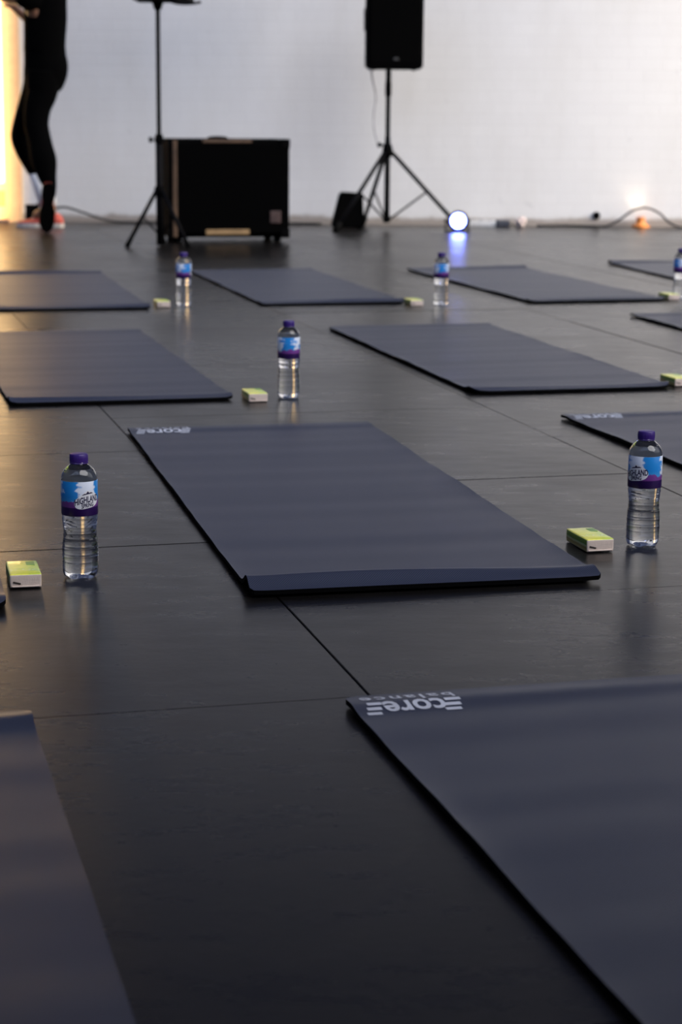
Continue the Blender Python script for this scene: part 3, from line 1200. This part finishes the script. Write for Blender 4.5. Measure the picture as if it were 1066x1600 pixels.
COL.objects.link(lo)
lo.location = (2.03, 13.80, 0.075)
lo.rotation_euler = Vector((-0.03, 0.06, 0.12)).to_track_quat('-Z', 'Y').to_euler()

# small outlet on the wall
vo = empty('wall_socket', (1.735, WALL_Y, 0.075), 0, 'small dark socket low on the white wall', 'socket')
bm = bmesh.new()
add_lathe(bm, [(-0.004, 0.026), (0.008, 0.026), (0.013, 0.022), (0.013, 0.014), (0.007, 0.012)], 20, True, Matrix.Rotation(R(90), 4, 'X'))
obj('socket_plate', bm, M_BLACK, vo, True)

bm = bmesh.new()
add_tube(bm, smooth_path([(-2.06, 13.62, 0.14), (-1.98, 13.60, 0.10), (-1.88, 13.62, 0.115), (-1.75, 13.66, 0.075), (-1.60, 13.72, 0.022), (-1.45, 13.76, 0.010), (-1.2, 13.80, 0.010), (-0.9, 13.82, 0.009), (-0.5, 13.80, 0.009), (-0.15, 13.80, 0.009)], 7), 0.008, 10)
tag(obj('wall_cable', bm, M_CABLE, None, True), 'black cable lying along the foot of the wall behind the person', 'cable')
pb = empty('junction_box', (-2.095, 13.62, 0), R(5), 'small dark box on the floor behind the person by the doorway', 'box')
bm = bmesh.new()
add_box(bm, (-0.045, -0.05, 0.0), (0.045, 0.05, 0.115), 0.008, 2)
obj('box_body', bm, M_BLACK, pb)
bm = bmesh.new()
add_box(bm, (-0.048, -0.053, 0.115), (0.048, 0.053, 0.130), 0.005, 2)
obj('lid', bm, M_RUBBER, pb)

# ------------------------------------------------------------------ person
person = empty('person', (0, 0, 0), 0, 'person in black clothes and red trainers walking past the glowing doorway', 'person')
M_SKIN = plain('skin', (0.26, 0.12, 0.065), 0.5, var=0.06)
M_CLOTH = plain('black_cloth', (0.0007, 0.0007, 0.0008), 1.0, bump=0.3)
M_CLOTH.node_tree.nodes['Principled BSDF'].inputs['Specular IOR Level'].default_value = 0.05
M_HAIR = plain('dark_hair', (0.02, 0.013, 0.01), 0.6)
M_SOCK = plain('white_sock', (0.9, 0.9, 0.94), 0.85, scale=80, bump=0.3)
M_SHOE = plain('red_shoe_fabric', (0.60, 0.10, 0.065), 0.6, scale=60)
M_SOLEW = plain('pale_sole', (0.66, 0.60, 0.54), 0.6)
M_SOLEB = plain('shaded_dark_sole', (0.001, 0.001, 0.001), 0.95)  # dark sole of the raised shoe, with its shade put into the black
M_SOLEB.node_tree.nodes['Principled BSDF'].inputs['Specular IOR Level'].default_value = 0.05


def skin_obj(name, joints, edges, mat, parent, sub=2, root=0):
    me = bpy.data.meshes.new(name)
    me.from_pydata([j[:3] for j in joints], edges, [])
    o = link(name, me, mat, parent)
    m = o.modifiers.new('skin', 'SKIN')
    m.use_smooth_shade = True
    lay = me.skin_vertices[0].data
    for i, j in enumerate(joints):
        rr = j[3] if isinstance(j[3], tuple) else (j[3], j[3])
        lay[i].radius = rr
        lay[i].use_root = (i == root)
    s_ = o.modifiers.new('sub', 'SUBSURF')
    s_.levels = s_.render_levels = sub
    return o


# joint positions (metres); the person heads left and away from the camera
pel = (-1.892, 12.94, 1.00)
LH, RH = (-1.915, 12.88, 0.92), (-1.895, 12.99, 0.92)
LK, LA = (-1.915, 12.81, 0.58), (-1.846, 12.70, 0.25)
RK, RA = (-2.058, 13.125, 0.585), (-1.930, 13.25, 0.12)
W1, W2, NK = (-1.889, 12.94, 1.15), (-1.886, 12.95, 1.33), (-1.945, 12.975, 1.50)
LS, RS = (-1.975, 12.82, 1.435), (-1.845, 13.07, 1.425)
LE, LW = (-2.155, 12.90, 1.452), (-2.16, 13.06, 1.67)
RE, RW = (-1.93, 13.25, 1.22), (-2.10, 13.22, 1.38)
HD0, HD1, HD2 = (-1.985, 12.995, 1.585), (-1.99, 13.0, 1.66), (-1.985, 12.995, 1.745)
J = [(*pel, 0.085), (*W1, 0.09), (*W2, 0.10), (*NK, 0.048), (*HD0, 0.062), (*HD1, 0.083), (*HD2, 0.062),
     (*LH, 0.07), (*LK, 0.045), (*LA, 0.032), (*RH, 0.07), (*RK, 0.045), (*RA, 0.034),
     (*LS, 0.050), (*LE, 0.043), (*LW, 0.027), (*RS, 0.052), (*RE, 0.038), (*RW, 0.027)]
E_ = [(0, 1), (1, 2), (2, 3), (3, 4), (4, 5), (5, 6), (0, 7), (7, 8), (8, 9), (0, 10), (10, 11), (11, 12), (2, 13), (13, 14), (14, 15), (2, 16), (16, 17), (17, 18)]


def hand(base, dirv, side):
    """palm and five fingers grown from the wrist joint, index base into J"""
    p = Vector(J[base][:3])
    d = Vector(dirv).normalized()
    s = Vector(side).normalized()
    b = d.cross(s)
    pi = len(J)
    J.append((*(p + d * 0.045), (0.024, 0.015)))
    E_.append((base, pi))
    for k, (off, ln_) in enumerate(((-0.026, 0.070), (-0.009, 0.078), (0.009, 0.073), (0.026, 0.058))):
        q0 = p + d * 0.088 + s * off
        q1 = q0 + d * ln_ * 0.5 + b * 0.012
        q2 = q0 + d * ln_ * 0.85 + b * 0.034
        i0 = len(J)
        J.extend([(*q0, 0.0095), (*q1, 0.0085), (*q2, 0.0072)])
        E_.extend([(pi, i0), (i0, i0 + 1), (i0 + 1, i0 + 2)])
    q0 = p + d * 0.045 - s * 0.038 + b * 0.006
    q1 = q0 + d * 0.032 - s * 0.014 + b * 0.018
    i0 = len(J)
    J.extend([(*q0, 0.0105), (*q1, 0.009)])
    E_.extend([(pi, i0), (i0, i0 + 1)])


hand(15, (0.0, 0.25, 0.9), (0.6, 0.7, 0))
hand(18, (-0.7, 0.1, 0.6), (0.2, 0.9, 0))
# feet inside the shoes
J.append((-1.832, 12.70, 0.10, 0.034)); E_.append((9, len(J) - 1))
J.append((-2.04, 13.27, 0.065, 0.034)); E_.append((12, len(J) - 1))
body = skin_obj('body', J, E_, M_SKIN, person, 2)
# face: nose, eyes, mouth, ears
hd = Vector((-0.8, 0.6, 0)).normalized()
lat = Vector((0.6, 0.8, 0)).normalized()
hc = Vector((-1.988, 12.998, 1.66))
bm = bmesh.new()
add_tube(bm, [hc + hd * 0.078 + Vector((0, 0, 0.02)), hc + hd * 0.100 + Vector((0, 0, -0.012)), hc + hd * 0.086 + Vector((0, 0, -0.024))], [0.007, 0.014, 0.010], 10)
obj('nose', bm, M_SKIN, person, True)
for s_ in (-1, 1):
    bm = bmesh.new()
    bmesh.ops.create_uvsphere(bm, u_segments=14, v_segments=10, radius=0.011, matrix=Matrix.Translation(hc + hd * 0.072 + lat * 0.031 * s_ + Vector((0, 0, 0.014))))
    obj('eye', bm, plain('eye_white', (0.6, 0.58, 0.55), 0.3), person, True)
    bm = bmesh.new()
    add_tube(bm, [hc + lat * 0.078 * s_ + Vector((0, 0, 0.03)), hc + lat * 0.088 * s_ - hd * 0.008, hc + lat * 0.078 * s_ + Vector((0, 0, -0.03))], [0.009, 0.014, 0.008], 8)
    obj('ear', bm, M_SKIN, person, True)
bm = bmesh.new()
add_tube(bm, [hc + hd * 0.072 + lat * 0.022 + Vector((0, 0, -0.050)), hc + hd * 0.082 + Vector((0, 0, -0.050)), hc + hd * 0.072 - lat * 0.022 + Vector((0, 0, -0.050))], [0.004, 0.008, 0.004], 8)
obj('mouth', bm, plain('lips', (0.32, 0.09, 0.07), 0.5), person, True)
hv = hc - hd * 0.02
skin_obj('hair', [(*(hv + Vector((0, 0, 0.055))), 0.088), (*(hv - hd * 0.035 + Vector((0, 0, 0.02))), 0.080), (*(hv - hd * 0.055 + Vector((0, 0, -0.035))), 0.055)], [(0, 1), (1, 2)], M_HAIR, person, 2)

# clothes
mid = lambda a_, b_, s_: tuple(a_[i] + (b_[i] - a_[i]) * s_ for i in range(3))
# garment sections: x, y, z of the centre line and the radius there, in metres
REAR = [(-1.896, 12.9, 0.993, 0.109), (-1.9, 12.89, 0.914, 0.105), (-1.908, 12.88, 0.851, 0.095), (-1.931, 12.86, 0.772, 0.085), (-1.938, 12.84, 0.677, 0.077), (-1.924, 12.82, 0.606, 0.074), (-1.905, 12.79, 0.528, 0.076), (-1.883, 12.76, 0.441, 0.08), (-1.862, 12.73, 0.351, 0.060), (-1.843, 12.705, 0.285, 0.043), (-1.846, 12.695, 0.202, 0.036)]
FRONT = [(-1.924, 12.98, 0.982, 0.109), (-1.941, 13.0, 0.903, 0.102), (-1.976, 13.03, 0.819, 0.094), (-2.021, 13.07, 0.723, 0.086), (-2.058, 13.11, 0.625, 0.082), (-2.067, 13.12, 0.577, 0.08), (-2.054, 13.15, 0.507, 0.074), (-2.02, 13.18, 0.417, 0.064), (-1.995, 13.2, 0.351, 0.054)]
HIP = [(-1.89, 12.94, 1.159, 0.129), (-1.889, 12.94, 1.088, 0.133), (-1.885, 12.94, 1.022, 0.139), (-1.898, 12.94, 0.954, 0.133), (-1.912, 12.94, 0.907, 0.117)]
TOP = [(-1.881, 12.96, 1.531, 0.136), (-1.882, 12.95, 1.433, 0.134), (-1.884, 12.95, 1.316, 0.135), (-1.889, 12.94, 1.198, 0.131), (-1.893, 12.94, 1.112, 0.131)]


def sweep(bm, path, n=5):
    c = smooth_path([p[:3] for p in path], n)
    r = [v.x for v in smooth_path([(p[3], 0, 0) for p in path], n)]
    add_tube(bm, c, r, 22)


bm = bmesh.new()
for path in (HIP, REAR, FRONT):
    sweep(bm, path)
trs = obj('trousers', bm, M_CLOTH, person, True)
bm = bmesh.new()
sweep(bm, TOP)
sweep(bm, [(*TOP[0][:3], 0.139), (-1.945, 12.97, 1.485, 0.105), (-1.955, 12.975, 1.515, 0.066)])
sweep(bm, [(-1.90, 12.93, 1.41, 0.09), (*LS, 0.072), (*mid(LS, LE, 0.16), 0.060)])
sweep(bm, [(-1.92, 12.98, 1.40, 0.09), (*RS, 0.075), (*mid(RS, RE, 0.5), 0.062)])
obj('shirt', bm, M_CLOTH, person, True)

for a_, b_ in ((mid(RK, RA, 0.48), (RA[0] + 0.005, RA[1], 0.085)), ):
    bm = bmesh.new()
    add_tube(bm, [a_, mid(a_, b_, 0.5), b_], [0.056, 0.050, 0.048], 16)
    obj('sock', bm, M_SOCK, person, True)
bm = bmesh.new()
add_tube(bm, [mid(LK, LA, 0.88), (-1.836, 12.692, 0.17)], [0.036, 0.040], 16)
obj('sock', bm, M_SOCK, person, True)


def shoe(M, solemat, lab):
    """shoe in local space: toe along +X, heel at -0.10, ground at z=0"""
    sec = [(-0.095, 0.020, 0.050, 0.0), (-0.085, 0.033, 0.075, 0), (-0.055, 0.037, 0.095, 0), (-0.015, 0.038, 0.098, 0), (0.03, 0.039, 0.080, 0), (0.08, 0.043, 0.062, 0),
           (0.13, 0.045, 0.052, 0), (0.17, 0.040, 0.046, 0), (0.20, 0.026, 0.038, 0), (0.212, 0.010, 0.030, 0)]
    b = bmesh.new()
    rings = []
    for x_, hw, h_, _ in sec:
        ring = []
        for k in range(14):
            a_ = PI * k / 13
            ring.append(b.verts.new((x_, hw * math.cos(a_), 0.022 + (h_ - 0.022) * max(0.0, math.sin(a_)) ** 0.7)))
        rings.append(ring)
    for p, q in zip(rings, rings[1:]):
        for k in range(13):
            b.faces.new((p[k], p[k + 1], q[k + 1], q[k]))
        b.faces.new((p[0], q[0], q[13], p[13]))
    b.faces.new(rings[0])
    b.faces.new(rings[-1][::-1])
    for v in b.verts:
        v.co = M @ v.co
    o = obj('shoe', b, M_SHOE, person, True)
    if lab:
        o['label'] = lab
    b = bmesh.new()
    outline = []
    for x_, hw, _, _ in sec:
        waist = 0.74 if 0.0 < x_ < 0.05 else 1.0
        outline.append((x_, (hw + 0.004) * waist))
    pts = [(-0.101, 0.0)] + outline + [(0.219, 0.0)] + [(x_, -w_) for x_, w_ in outline[::-1]]
    lo2 = [b.verts.new((x_, y_, 0.0)) for x_, y_ in pts]
    hi2 = [b.verts.new((x_, y_, 0.026)) for x_, y_ in pts]
    b.faces.new(lo2[::-1])
    b.faces.new(hi2)
    n_ = len(pts)
    for i in range(n_):
        b.faces.new((lo2[i], lo2[(i + 1) % n_], hi2[(i + 1) % n_], hi2[i]))
    for v in b.verts:
        v.co = M @ v.co
    obj('sole', b, solemat, o)
    b = bmesh.new()
    for k in range(4):
        x_ = 0.035 + k * 0.022
        z_ = 0.083 - k * 0.006
        add_tube(b, [(x_, -0.026, z_ - 0.012), (x_ + 0.004, 0, z_ + 0.004), (x_, 0.026, z_ - 0.012)], 0.003, 6)
    for v in b.verts:
        v.co = M @ v.co
    obj('laces', b, M_SOLEW, o, True)


# standing foot flat on the floor; trailing foot up on its toe with the sole to the camera
shoe(Matrix.Translation((-1.935, 13.27, 0.001)) @ Matrix.Rotation(R(176), 4, 'Z'), M_SOLEW, None)
fx_ = Vector((-0.10, 0.18, -0.97)).normalized()      # toe direction
uz_ = Vector((-0.25, 0.95, 0.18))                     # away from the sole
uz_ = (uz_ - fx_ * uz_.dot(fx_)).normalized()
uy_ = uz_.cross(fx_)
MS = Matrix(((fx_.x, uy_.x, uz_.x, -1.842), (fx_.y, uy_.y, uz_.y, 12.625), (fx_.z, uy_.z, uz_.z, 0.212), (0, 0, 0, 1)))
shoe(MS, M_SOLEB, 'raised shoe with dark sole, shade in its colour')
